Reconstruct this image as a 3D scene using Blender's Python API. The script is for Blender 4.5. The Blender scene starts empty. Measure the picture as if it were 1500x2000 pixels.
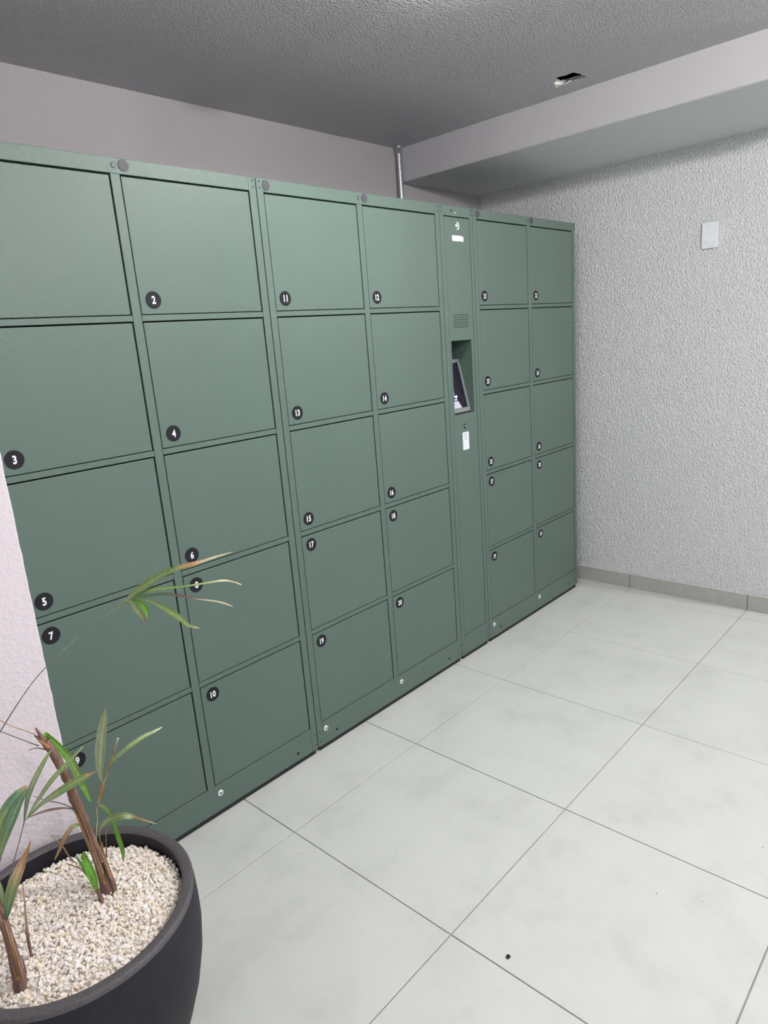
import bpy, bmesh, math, random
from mathutils import Vector, Matrix, noise
random.seed(7)
scene = bpy.context.scene
C = scene.collection

# ------------------------------------------------------------------ camera
cam_data = bpy.data.cameras.new('camera')
cam = bpy.data.objects.new('camera', cam_data)
C.objects.link(cam)
R_ = Vector((0.67359887, -0.73524834, -0.07532889))
U_ = Vector((0.22875148, 0.11047828, 0.96719559))
F_ = Vector((0.70280675, 0.66873345, -0.24260719))
M_ = Matrix((R_, U_, -F_)).transposed().to_4x4()
M_.translation = Vector((-1.4410, -1.8056, 1.4863))
cam.matrix_world = M_
cam_data.sensor_fit = 'HORIZONTAL'
cam_data.sensor_width = 36.0
cam_data.lens = 36.0 * 1334.405 / 1500.0
cam_data.clip_start = 0.02
scene.camera = cam

# ------------------------------------------------------------------ world, light, exposure
world = bpy.data.worlds.new('world')
scene.world = world
world.use_nodes = True
wb = world.node_tree.nodes['Background']
wb.inputs[0].default_value = (0.86, 0.93, 1.0, 1)
wb.inputs[1].default_value = 1.1
LAMPS = [  # x, y, z, radiant intensity : small globe lamps of the lobby, the last one added (built further down)
    (0.20, -0.62, 2.409, 3.8),
    (0.08, -1.98, 2.384, 7.6),
    (2.30, -2.20, 2.300, 4.8),
    (-1.20, -2.75, 2.370, 3.1),  # added out of view to brighten the gravel and pink wall
]
GLOBE_R = 0.038
vs = scene.view_settings
vs.view_transform = 'Standard'
vs.look = 'None'
vs.gamma = 1.0
vs.use_curve_mapping = False
vs.exposure = 0.02
# ------------------------------------------------------------------ materials
def new_mat(name):
    m = bpy.data.materials.new(name); m.use_nodes = True
    nt = m.node_tree
    return m, nt, nt.nodes['Principled BSDF']
def node(nt, typ, **kw):
    n = nt.nodes.new(typ)
    for k, v in kw.items():
        setattr(n, k, v)
    return n
def coords(nt, scale=(1, 1, 1)):
    tc = node(nt, 'ShaderNodeTexCoord'); mp = node(nt, 'ShaderNodeMapping')
    mp.inputs['Scale'].default_value = scale
    nt.links.new(tc.outputs['Object'], mp.inputs[0])
    return mp.outputs[0]
def noise_tex(nt, vec, scale, detail=2.0, rough=0.5):
    n = node(nt, 'ShaderNodeTexNoise')
    n.inputs['Scale'].default_value = scale
    n.inputs['Detail'].default_value = detail
    n.inputs['Roughness'].default_value = rough
    nt.links.new(vec, n.inputs['Vector'])
    return n.outputs['Fac']
def ramp(nt, fac, stops):
    r = node(nt, 'ShaderNodeValToRGB')
    el = r.color_ramp.elements
    while len(el) < len(stops): el.new(0.5)
    for e, (p, c) in zip(el, stops):
        e.position = p; e.color = (*c, 1) if len(c) == 3 else c
    nt.links.new(fac, r.inputs[0])
    return r.outputs[0]
def bump(nt, bsdf, height, strength, dist, prev=None):
    b = node(nt, 'ShaderNodeBump')
    b.inputs['Strength'].default_value = strength
    b.inputs['Distance'].default_value = dist
    nt.links.new(height, b.inputs['Height'])
    if prev is not None: nt.links.new(prev, b.inputs['Normal'])
    nt.links.new(b.outputs[0], bsdf.inputs['Normal'])
    return b.outputs[0]
def plain(name, col, rough=0.5, metal=0.0, spec=0.5):
    m, nt, b = new_mat(name)
    vec = coords(nt)
    f = noise_tex(nt, vec, 40.0)
    c = ramp(nt, f, [(0.3, tuple(x * 0.94 for x in col)), (0.7, tuple(min(1, x * 1.05) for x in col))])
    nt.links.new(c, b.inputs['Base Color'])
    b.inputs['Roughness'].default_value = rough
    b.inputs['Metallic'].default_value = metal
    b.inputs['Specular IOR Level'].default_value = spec
    return m

def plaster(name, col, rough, bumps, spec=0.3):
    """bumps: list of (coordinate scale, noise scale, strength, distance)"""
    m, nt, b = new_mat(name)
    big = noise_tex(nt, coords(nt), 1.7, 3)
    c = ramp(nt, big, [(0.3, tuple(x * 0.97 for x in col)), (0.7, col)])
    nt.links.new(c, b.inputs['Base Color'])
    b.inputs['Roughness'].default_value = rough
    b.inputs['Specular IOR Level'].default_value = spec
    prev = None
    for (cs, ns, st, di) in bumps:
        h = noise_tex(nt, coords(nt, cs), ns, 2.0, 0.55)
        h = ramp(nt, h, [(0.28, (0, 0, 0)), (0.74, (1, 1, 1))])
        prev = bump(nt, b, h, st, di, prev)
    return m

def green_paint():
    m, nt, b = new_mat('green_powder_coat')
    vec = coords(nt)
    big = noise_tex(nt, vec, 2.2, 2)
    c = ramp(nt, big, [(0.3, (0.087, 0.134, 0.108)), (0.7, (0.094, 0.142, 0.115))])
    nt.links.new(c, b.inputs['Base Color'])
    b.inputs['Roughness'].default_value = 0.38
    b.inputs['Specular IOR Level'].default_value = 0.5
    bump(nt, b, noise_tex(nt, vec, 430.0, 1.0), 0.65, 0.0014)
    return m

def tile_mat():
    m, nt, b = new_mat('porcelain_tile')
    g = node(nt, 'ShaderNodeNewGeometry')
    def pos_noise(scale, detail, rough, off):
        mp = node(nt, 'ShaderNodeMapping'); mp.inputs['Location'].default_value = off
        nt.links.new(g.outputs['Position'], mp.inputs[0])
        n = node(nt, 'ShaderNodeTexNoise'); n.inputs['Scale'].default_value = scale
        n.inputs['Detail'].default_value = detail; n.inputs['Roughness'].default_value = rough
        nt.links.new(mp.outputs[0], n.inputs['Vector'])
        return n.outputs['Fac']
    f = pos_noise(5.0, 6, 0.62, (3, 1, 0))
    c = ramp(nt, f, [(0.32, (0.575, 0.586, 0.555)), (0.5, (0.630, 0.641, 0.610)), (0.7, (0.655, 0.666, 0.636))])
    nt.links.new(c, b.inputs['Base Color'])
    b.inputs['Roughness'].default_value = 0.46
    b.inputs['Specular IOR Level'].default_value = 0.35
    bump(nt, b, pos_noise(60.0, 3, 0.5, (0, 0, 0)), 0.05, 0.002)
    return m

def gravel_mat():
    m, nt, b = new_mat('pale_gravel')
    g = node(nt, 'ShaderNodeNewGeometry')
    c = ramp(nt, g.outputs['Random Per Island'], [
        (0.0, (0.90, 0.81, 0.70)), (0.16, (0.94, 0.88, 0.82)), (0.38, (0.96, 0.91, 0.88)),
        (0.56, (0.92, 0.79, 0.57)), (0.66, (0.94, 0.86, 0.82)), (0.88, (0.96, 0.93, 0.91)), (1.0, (0.80, 0.66, 0.55))])
    n = noise_tex(nt, coords(nt), 300.0, 2)
    mx = node(nt, 'ShaderNodeMixRGB', blend_type='MULTIPLY'); mx.inputs[0].default_value = 0.5
    nt.links.new(c, mx.inputs[1])
    nt.links.new(ramp(nt, n, [(0.25, (0.86, 0.84, 0.82)), (0.55, (1, 1, 1))]), mx.inputs[2])
    nt.links.new(mx.outputs[0], b.inputs['Base Color'])
    b.inputs['Roughness'].default_value = 0.75
    return m

def pot_mat():
    m, nt, b = new_mat('charcoal_pot')
    vec = coords(nt)
    f = noise_tex(nt, vec, 14.0, 5, 0.6)
    c = ramp(nt, f, [(0.35, (0.013, 0.012, 0.017)), (0.7, (0.020, 0.018, 0.025))])
    nt.links.new(c, b.inputs['Base Color'])
    b.inputs['Roughness'].default_value = 0.6
    b.inputs['Specular IOR Level'].default_value = 0.3
    bump(nt, b, noise_tex(nt, vec, 350.0, 2), 0.3, 0.001)
    return m
def pot_rim_mat():
    m, nt, b = new_mat('charcoal_pot_rim')
    vec = coords(nt)
    f = noise_tex(nt, vec, 260.0, 3, 0.7)
    c = ramp(nt, f, [(0.35, (0.060, 0.054, 0.060)), (0.75, (0.125, 0.115, 0.120))])
    nt.links.new(c, b.inputs['Base Color'])
    b.inputs['Roughness'].default_value = 0.6
    bump(nt, b, f, 0.3, 0.001)
    return m

def vcol_mat(name, rough, streak):
    m, nt, b = new_mat(name)
    a = node(nt, 'ShaderNodeAttribute'); a.attribute_name = 'Col'
    n = noise_tex(nt, coords(nt, (1, 1, 0.12)), 260.0, 2)
    mx = node(nt, 'ShaderNodeMixRGB', blend_type='MULTIPLY'); mx.inputs[0].default_value = streak
    nt.links.new(a.outputs['Color'], mx.inputs[1])
    nt.links.new(ramp(nt, n, [(0.3, (0.55, 0.55, 0.55)), (0.7, (1.15, 1.15, 1.15))]), mx.inputs[2])
    nt.links.new(mx.outputs[0], b.inputs['Base Color'])
    b.inputs['Roughness'].default_value = rough
    return m

M_GREEN = green_paint()
M_GAP_SHADE = plain('gap_shade', (0.010, 0.012, 0.011), 0.8, spec=0.2)  # near-black, the shade inside the door gaps put into the colour
M_TILE = tile_mat()
M_GROUT = plain('grout', (0.30, 0.30, 0.285), 0.9)
M_SKIRT = plain('skirting_tile', (0.42, 0.41, 0.385), 0.5)
M_CAULK = plain('caulk', (0.66, 0.65, 0.62), 0.7)
M_WALL = plaster('textured_wall_paint', (0.77, 0.765, 0.775), 0.62,
                 [((1, 1, 0.75), 135.0, 0.9, 0.0075), ((1, 1, 0.8), 50.0, 0.12, 0.004)])
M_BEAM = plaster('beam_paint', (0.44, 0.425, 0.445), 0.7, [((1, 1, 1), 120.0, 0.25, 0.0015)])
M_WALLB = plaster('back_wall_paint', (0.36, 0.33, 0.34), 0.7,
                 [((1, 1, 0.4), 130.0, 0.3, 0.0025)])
M_WALLP = plaster('pink_wall_paint', (0.71, 0.63, 0.665), 0.75,
                 [((1, 1, 0.8), 150.0, 0.4, 0.0025), ((1, 1, 1), 60.0, 0.2, 0.003)])
M_CEIL = plaster('stippled_ceiling_paint', (0.52, 0.51, 0.53), 0.26,
                 [((1, 1, 1), 130.0, 1.0, 0.006), ((1, 1, 1), 50.0, 0.25, 0.003)], spec=0.6)
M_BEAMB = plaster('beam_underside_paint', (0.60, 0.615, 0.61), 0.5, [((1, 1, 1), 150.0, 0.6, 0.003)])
M_PLASTER = plain('broken_plaster', (0.75, 0.74, 0.70), 0.9)
M_VOID = plain('dark_cavity', (0.01, 0.01, 0.012), 0.9)
M_BADGE = plain('badge_black', (0.010, 0.009, 0.014), 0.55, spec=0.25)
M_WHITE = plain('white_print', (0.86, 0.86, 0.87), 0.5)
M_CAP = plain('grey_black_plastic', (0.055, 0.055, 0.066), 0.5, spec=0.4)
M_HOLE = plain('screw_hole', (0.008, 0.010, 0.009), 0.6)
M_CHROME = plain('bright_metal', (0.78, 0.79, 0.80), 0.35, 0.5)
M_GALV = plain('galvanised_metal', (0.45, 0.47, 0.50), 0.38, 0.8)
M_PLASTIC = plain('white_plastic', (0.78, 0.81, 0.86), 0.35)
M_SCREEN = plain('screen_glass', (0.010, 0.009, 0.016), 0.3, spec=0.2)
M_BEZEL = plain('screen_bezel', (0.20, 0.22, 0.22), 0.5)
M_RUBBER_SHADE = plain('black_rubber_and_shade', (0.012, 0.012, 0.012), 0.7)
M_GRAVEL = gravel_mat()
M_SOIL = plain('gravel_bed', (0.75, 0.68, 0.60), 0.9)
M_POT = pot_mat()
M_RIM = pot_rim_mat()
M_LEAF = vcol_mat('palm_leaf', 0.45, 0.45)
M_STEM = vcol_mat('palm_stem', 0.8, 0.8)
M_PAPER = plain('label_paper', (0.74, 0.76, 0.80), 0.6)
M_INK = plain('label_ink', (0.30, 0.30, 0.33), 0.7)
M_DUST = plain('dust_grey', (0.16, 0.15, 0.13), 0.9)
M_DEBRIS = plain('dark_crumb', (0.012, 0.011, 0.010), 0.8)
def emit(name, col, s):
    m, nt, b = new_mat(name)
    b.inputs['Base Color'].default_value = (*col, 1)
    b.inputs['Emission Color'].default_value = (*col, 1)
    b.inputs['Emission Strength'].default_value = s
    return m
M_UIB = emit('screen_text', (0.50, 0.52, 0.95), 0.8)
M_UIL = emit('screen_panel', (0.40, 0.38, 0.46), 0.45)

# ------------------------------------------------------------------ mesh helpers
def link(name, me, mats, parent=None, loc=(0, 0, 0)):
    o = bpy.data.objects.new(name, me)
    for m in (mats if isinstance(mats, (list, tuple)) else [mats]): me.materials.append(m)
    C.objects.link(o)
    o.location = loc
    if parent is not None: o.parent = parent
    return o
def obj(name, bm, mats, parent=None, smooth=False, loc=(0, 0, 0)):
    bmesh.ops.recalc_face_normals(bm, faces=bm.faces[:])
    me = bpy.data.meshes.new(name)
    bm.to_mesh(me); bm.free()
    if smooth:
        for p in me.polygons: p.use_smooth = True
    return link(name, me, mats, parent, loc)
def add_box(bm, x0, x1, y0, y1, z0, z1, bev=0.0, seg=2, mi=0):
    r = bmesh.ops.create_cube(bm, size=1.0)
    vs_ = r['verts']
    for v in vs_:
        v.co = Vector(((x0 + x1) / 2 + v.co.x * (x1 - x0), (y0 + y1) / 2 + v.co.y * (y1 - y0), (z0 + z1) / 2 + v.co.z * (z1 - z0)))
    fs = list({f for v in vs_ for f in v.link_faces})
    for f in fs: f.material_index = mi
    if bev > 0:
        es = list({e for v in vs_ for e in v.link_edges})
        bmesh.ops.bevel(bm, geom=es, offset=bev, segments=seg, profile=0.5, affect='EDGES')
def box(name, x0, x1, y0, y1, z0, z1, mat, parent=None, bev=0.0, seg=2):
    bm = bmesh.new(); add_box(bm, x0, x1, y0, y1, z0, z1, bev, seg)
    return obj(name, bm, mat, parent)
def add_disc_y(bm, x, z, r, y0, y1, seg=24, mi=0, bev=0.0):
    """cylinder along y between y0 (front, smaller y) and y1"""
    a = []; b = []
    for k in range(seg):
        t = 2 * math.pi * k / seg
        a.append(bm.verts.new((x + (r - bev) * math.cos(t), y0, z + (r - bev) * math.sin(t))))
        b.append(bm.verts.new((x + r * math.cos(t), y0 + bev if bev else y1, z + r * math.sin(t))))
    rings = [a, b]
    if bev:
        rings.append([bm.verts.new((v.co.x, y1, v.co.z)) for v in b])
    f = bm.faces.new(a); f.material_index = mi
    for p, q in zip(rings[:-1], rings[1:]):
        for k in range(seg):
            f = bm.faces.new((p[k], p[(k + 1) % seg], q[(k + 1) % seg], q[k])); f.material_index = mi
    f = bm.faces.new(rings[-1]); f.material_index = mi
def disc(name, x, z, r, y0, y1, mat, parent, seg=24, bev=0.0):
    bm = bmesh.new(); add_disc_y(bm, x, z, r, y0, y1, seg, 0, bev)
    return obj(name, bm, mat, parent)
def lathe(bm, prof, seg=64, cx=0, cy=0, mi=0, close=False):
    rings = []
    for (r, z) in prof:
        rings.append([bm.verts.new((cx + r * math.cos(2 * math.pi * k / seg), cy + r * math.sin(2 * math.pi * k / seg), z)) for k in range(seg)])
    for p, q in zip(rings[:-1], rings[1:]):
        for k in range(seg):
            f = bm.faces.new((p[k], p[(k + 1) % seg], q[(k + 1) % seg], q[k])); f.material_index = mi
    if close:
        bm.faces.new(rings[0]); bm.faces.new(rings[-1])
    return rings
def thing(name, label, cat, loc=(0, 0, 0), group=None):
    o = bpy.data.objects.new(name, None); C.objects.link(o)
    o.location = loc; o.empty_display_size = 0.05
    o['label'] = label; o['category'] = cat
    if group: o['group'] = group
    return o
def tag(o, label, cat, group=None):
    o['label'] = label; o['category'] = cat
    if group: o['group'] = group
    return o
def struct(o, label=None):
    o['kind'] = 'structure'
    if label: o['label'] = label
    return o

# ------------------------------------------------------------------ the room
XW, YB, ZC, ZB, XB = 2.195, 0.672, 2.424, 2.264, 1.474   # right wall, back wall, ceiling, beam underside, beam face
YF, XL = -4.6, -3.6
YR, XR = -1.15, 5.2      # the right wall ends here, the lobby goes on to the right
# floor of large porcelain tiles, each tile a piece
floor = struct(box('floor', XL, XR, YF, YB + 0.1, -0.10, -0.004, M_GROUT), 'pale grey floor of large square porcelain tiles')
xs = [-0.3415 + 0.602 * k for k in range(-6, 5)]
ys = [0.362, -0.258, -0.879, -1.500, -2.121, -2.742, -3.363, -3.984]
xs = [x for x in xs if x > XL] ; xs = [XL] + xs + [XW]
xr = [XW] + [2.067 + 0.602 * k for k in range(1, 6)] + [XR]
ys = [YB] + ys + [YF]
G = 0.0016
tile_cache = {}
cells = [(xs[i], xs[i + 1], j) for i in range(len(xs) - 1) for j in range(len(ys) - 1)] + [(xr[i], xr[i + 1], j) for i in range(len(xr) - 1) for j in range(3, len(ys) - 1)]
for (xa, xb, j) in cells:
    if True:
        x0, x1 = xa + G, xb - G
        y0, y1 = ys[j + 1] + G, ys[j] - G
        w, d = round(x1 - x0, 4), round(y1 - y0, 4)
        if (w, d) not in tile_cache:
            bm = bmesh.new(); add_box(bm, -w / 2, w / 2, -d / 2, d / 2, -0.008, 0.0)
            es = [e for e in bm.edges if all(abs(v.co.z) < 1e-6 for v in e.verts)]
            bmesh.ops.bevel(bm, geom=es, offset=0.0011, segments=1, profile=0.5, affect='EDGES')
            o = obj('tile', bm, M_TILE, floor); tile_cache[(w, d)] = o.data
        else:
            o = bpy.data.objects.new('tile', tile_cache[(w, d)]); C.objects.link(o); o.parent = floor
        o.location = ((x0 + x1) / 2, (y0 + y1) / 2, random.uniform(-0.0003, 0.0003))
# walls
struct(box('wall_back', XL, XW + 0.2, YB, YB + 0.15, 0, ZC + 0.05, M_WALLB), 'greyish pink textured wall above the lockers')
struct(box('wall_right', XW, XR, YR, YB, 0, ZC + 0.05, M_WALL), 'light grey wall with rough roller texture')
# wall stub at the left with an uneven plaster arris
bm = bmesh.new()
SX, SY = -0.943, -0.23
nz = 120
front = []
for k in range(nz + 1):
    z = ZC * k / nz
    j = 0.0016 * noise.noise(Vector((0, 3.1, z * 38))) + 0.0012 * noise.noise(Vector((5, 0, z * 95)))
    front.append([bm.verts.new((XL, SY, z)), bm.verts.new((SX - 0.02, SY, z)), bm.verts.new((SX - 0.004 + j, SY, z)),
                  bm.verts.new((SX + j, SY + 0.004, z)), bm.verts.new((SX, SY + 0.02, z)), bm.verts.new((SX, YB, z)), bm.verts.new((XL, YB, z))])
for a, b in zip(front[:-1], front[1:]):
    for k in range(7):
        bm.faces.new((a[k], a[(k + 1) % 7], b[(k + 1) % 7], b[k]))
bm.faces.new(front[0]); bm.faces.new(front[-1])
struct(obj('wall_left', bm, M_WALLP), 'pale pink textured wall end beside the planter')
struct(box('wall_far', XL - 0.15, XL, YF, SY, 0, ZC + 0.05, M_WALL))
# ceiling with a broken hole
hole = [(1.345, -0.300), (1.352, -0.352), (1.362, -0.418), (1.338, -0.412), (1.310, -0.414), (1.268, -0.404), (1.272, -0.372), (1.262, -0.345), (1.279, -0.312), (1.318, -0.306)]
bm = bmesh.new()
oc = [(XL, YF), (XR, YF), (XR, YB), (XL, YB)]
vo = [bm.verts.new((x, y, ZC)) for x, y in oc]
vh = [bm.verts.new((x, y, ZC)) for x, y in hole]
es = [bm.edges.new((L[k], L[(k + 1) % len(L)])) for L in (vo, vh) for k in range(len(L))]
bmesh.ops.triangle_fill(bm, edges=es, use_beauty=True)
for f in list(bm.faces):
    c = f.calc_center_median()
    n = len(hole); inside = False
    for k in range(n):
        (xa, ya), (xb, yb) = hole[k], hole[(k + 1) % n]
        if (ya > c.y) != (yb > c.y) and c.x < (xb - xa) * (c.y - ya) / (yb - ya) + xa: inside = not inside
    if inside: bm.faces.remove(f)
top = []
for v in vh: top.append(bm.verts.new((v.co.x, v.co.y, ZC + 0.014)))
for k in range(len(vh)): bm.faces.new((vh[k], vh[(k + 1) % len(vh)], top[(k + 1) % len(vh)], top[k]))
bmesh.ops.recalc_face_normals(bm, faces=bm.faces[:])
me = bpy.data.meshes.new('ceiling'); bm.to_mesh(me); bm.free()
ceiling = struct(link('ceiling', me, M_CEIL), 'grey stippled ceiling with a broken hole near the beam')
struct(box('slab', XL - 0.2, XR + 0.1, YF, YB + 0.2, ZC + 0.16, ZC + 0.30, M_VOID))
bm = bmesh.new(); add_box(bm, 1.20, 1.42, -0.50, -0.24, ZC + 0.012, ZC + 0.15)
bm.faces.remove(min(bm.faces, key=lambda f: f.calc_center_median().z))
cav = obj('hole_cavity', bm, M_VOID, ceiling)
# torn plaster flakes hanging at the hole
for k, (x, y, w, d, a, b) in enumerate([(1.335, -0.318, 0.055, 0.030, 0.5, 0.25), (1.312, -0.312, 0.040, 0.026, 0.75, -0.3), (1.352, -0.338, 0.045, 0.024, -0.35, 0.3),
                                       (1.348, -0.296, 0.020, 0.012, 1.0, 0.5), (1.332, -0.292, 0.012, 0.020, -0.7, 0.9)]):
    bm = bmesh.new()
    pts = []
    for t in range(7):
        an = 2 * math.pi * t / 7; rr = random.uniform(0.7, 1.1)
        pts.append((w / 2 * rr * math.cos(an), d / 2 * rr * math.sin(an)))
    lo = [bm.verts.new((px, py, -0.0015)) for px, py in pts]; hi = [bm.verts.new((px * .95, py * .95, 0.0015)) for px, py in pts]
    bm.faces.new(lo); bm.faces.new(hi)
    for t in range(7): bm.faces.new((lo[t], lo[(t + 1) % 7], hi[(t + 1) % 7], hi[t]))
    o = obj('plaster_flake', bm, M_PLASTER, ceiling, loc=(x, y, ZC + 0.003 - 0.002 * k * 0.5))
    o.rotation_euler = (a, b, random.uniform(0, 3))
# dropped beam along the right wall
bm = bmesh.new()
ny = 320
rows_ = []
for k in range(ny + 1):
    y = YB + (YR - YB) * k / ny
    j = 0.003 * noise.noise(Vector((y * 30, 1.7, 0))) + 0.0035 * noise.noise(Vector((y * 70, 0, 4)))
    rows_.append([bm.verts.new((XB, y, ZC + 0.02)), bm.verts.new((XB, y, ZB + 0.02)), bm.verts.new((XB, y, ZB + 0.003 + j)), bm.verts.new((XB + 0.004 + j, y, ZB)),
                  bm.verts.new((XB + 0.02, y, ZB)), bm.verts.new((XW, y, ZB)), bm.verts.new((XW, y, ZC + 0.02))])
fm = {}
for a, b in zip(rows_[:-1], rows_[1:]):
    for k in range(7):
        f = bm.faces.new((a[k], a[(k + 1) % 7], b[(k + 1) % 7], b[k]))
        if k >= 3: f.material_index = 1
bm.faces.new(rows_[0]); bm.faces.new(rows_[-1])
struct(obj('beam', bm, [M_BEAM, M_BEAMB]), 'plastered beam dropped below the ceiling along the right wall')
# skirting tiles on the right wall
sk = bpy.data.objects.new('baseboard_right', None); C.objects.link(sk); struct(sk, 'grey tile skirting along the right wall')
yj = [YB, 0.362, -0.258, -0.879, YR]
for a, b in zip(yj[:-1], yj[1:]):
    box('skirting_tile', XW - 0.009, XW, b + 0.0015, a - 0.0015, 0, 0.082, M_SKIRT, sk, 0.0012, 1)
box('caulk_line', XW - 0.010, XW, YR, YB, 0.082, 0.087, M_CAULK, sk, 0.001, 1)
# conduit in the corner
cd = thing('conduit_pipe', 'thin grey metal conduit pipe rising to the ceiling behind the lockers', 'pipe', (1.452, YB - 0.020, 0))
bm = bmesh.new(); lathe(bm, [(0.0135, 0.0), (0.0135, ZC - 0.022)], 20); obj('pipe', bm, M_GALV, cd, True)
bm = bmesh.new(); lathe(bm, [(0.0135, ZC - 0.030), (0.0185, ZC - 0.028), (0.0185, ZC - 0.006), (0.0225, ZC - 0.005), (0.0225, ZC)], 20); obj('coupling', bm, M_GALV, cd, True)
bm = bmesh.new(); add_box(bm, -0.026, 0.026, -0.016, 0.020, 2.13, 2.145, 0.002, 1); obj('clip', bm, M_GALV, cd)
# blank plate on the right wall
sw = thing('switch_plate', 'white blank rectangular cover plate on the right wall', 'switch plate', (XW, -0.628, 1.795))
box('back_box', -0.006, 0, -0.031, 0.031, 0.005, 0.113, M_PLASTIC, sw, 0.001, 1)
box('cover', -0.0165, -0.006, -0.0365, 0.0365, 0, 0.118, M_PLASTIC, sw, 0.0035, 3)
# ceiling lamps (just outside the picture, they light it; the last one is added fill)
for k, (lx, ly, lz, inten) in enumerate(LAMPS):
    lt = thing('ceiling_lamp', ['small globe lamp on the ceiling nearest the lockers', 'small globe lamp on the ceiling in mid lobby', 'small globe lamp on the ceiling past the right wall end', 'added globe lamp out of view that brightens the planter and pink wall'][k], 'lamp', (lx, ly, ZC))
    flat = lz > 2.4                                  # the one nearest the lockers is a flat dome, the others hang a little
    gr_ = 0.050 if flat else GLOBE_R
    if not flat:
        bm = bmesh.new(); lathe(bm, [(0.030, 0.0), (0.030, -0.008), (0.007, -0.010), (0.007, lz - ZC + GLOBE_R * 0.9)], 20, close=True); obj('lamp_base', bm, M_PLASTIC, lt, True)
    bm = bmesh.new(); bmesh.ops.create_uvsphere(bm, u_segments=24, v_segments=14, radius=gr_)
    if flat:
        for v in bm.verts: v.co.z *= 0.22
    obj('lamp_globe', bm, emit('lamp_globe', (1.0, 0.98, 0.965), inten / (math.pi * gr_ ** 2)), lt, True, (0, 0, lz - ZC))

# ------------------------------------------------------------------ lockers
W_, WC, H_ = 0.9126, 0.2291, 2.0
Z0 = 0.019
OA, OB, OC, OD = 0.0269, 0.4396, 0.4666, 0.8846     # door openings across a cabinet
ROWT = [1.9603 - 0.3725 * k for k in range(5)]
ROWB = [t - 0.3565 for t in ROWT]
BV = 0.0012
digit_cache = {}
def digits_mesh(txt):
    if txt not in digit_cache:
        cu = bpy.data.curves.new('digits', 'FONT'); cu.body = txt; cu.size = 1.0
        cu.align_x = 'LEFT'; cu.offset = 0.034; cu.resolution_u = 4; cu.space_character = 1.04
        o = bpy.data.objects.new('digits_tmp', cu); C.objects.link(o)
        bpy.context.view_layer.update()
        dg = bpy.context.evaluated_depsgraph_get()
        me = bpy.data.meshes.new_from_object(o.evaluated_get(dg))
        bpy.data.objects.remove(o); bpy.data.curves.remove(cu)
        X = [v.co.x for v in me.vertices]; Y = [v.co.y for v in me.vertices]
        cx, cy = (min(X) + max(X)) / 2, (min(Y) + max(Y)) / 2
        s = 0.0215 / (max(Y) - min(Y)); sx = s * 0.80
        if len(txt) == 2 and (max(X) - min(X)) * sx > 0.0215: sx = 0.0215 / (max(X) - min(X))
        for v in me.vertices: v.co = Vector(((v.co.x - cx) * sx, 0, (v.co.y - cy) * s))
        me.materials.clear()
        digit_cache[txt] = me
    return digit_cache[txt].copy()
def badge(door, txt, x, z):
    disc('number_badge', x, z, 0.0232, -0.0012, 0.0012, M_BADGE, door, 40, 0.0004)
    link('number', digits_mesh(txt), M_WHITE, door, (x, -0.0016, z))
def holes(root, x0, x1, zs, r):
    for z in zs:
        for x in (x0, x1):
            disc('screw_hole', x, z, r, -0.0006, 0.004, M_HOLE, root, 12)
def carcass(root, w):
    bm = bmesh.new()
    add_box(bm, 0.0012, w - 0.0012, 0.022, 0.60, Z0 + 0.004, H_ - 0.002, 0.001, 1)
    obj('carcass', bm, M_GREEN, root)
    box('gap_shade_backing', 0.004, w - 0.004, 0.0195, 0.0225, Z0 + 0.01, H_ - 0.01, M_GAP_SHADE, root)  # dark sheet that blackens the gaps around the doors
def stiles(root, w, a, d):
    box('stile', 0.0014, a, 0.0, 0.0195, Z0, H_, M_GREEN, root, BV)
    box('stile', d, w - 0.0014, 0.0, 0.0195, Z0, H_, M_GREEN, root, BV)
def feet(root, w):
    box('underside_shade', 0.012, w - 0.012, 0.005, 0.03, 0.001, Z0 + 0.002, M_RUBBER_SHADE, root)  # black bar standing in for the shade under the cabinet
    for x in (0.05, w - 0.05):
        for y in (0.05, 0.54):
            bm = bmesh.new(); lathe(bm, [(0.020, 0.0), (0.020, 0.008), (0.008, 0.010), (0.008, Z0 + 0.006)], 16, x, y, close=True)
            obj('levelling_foot', bm, M_RUBBER_SHADE, root)
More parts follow.
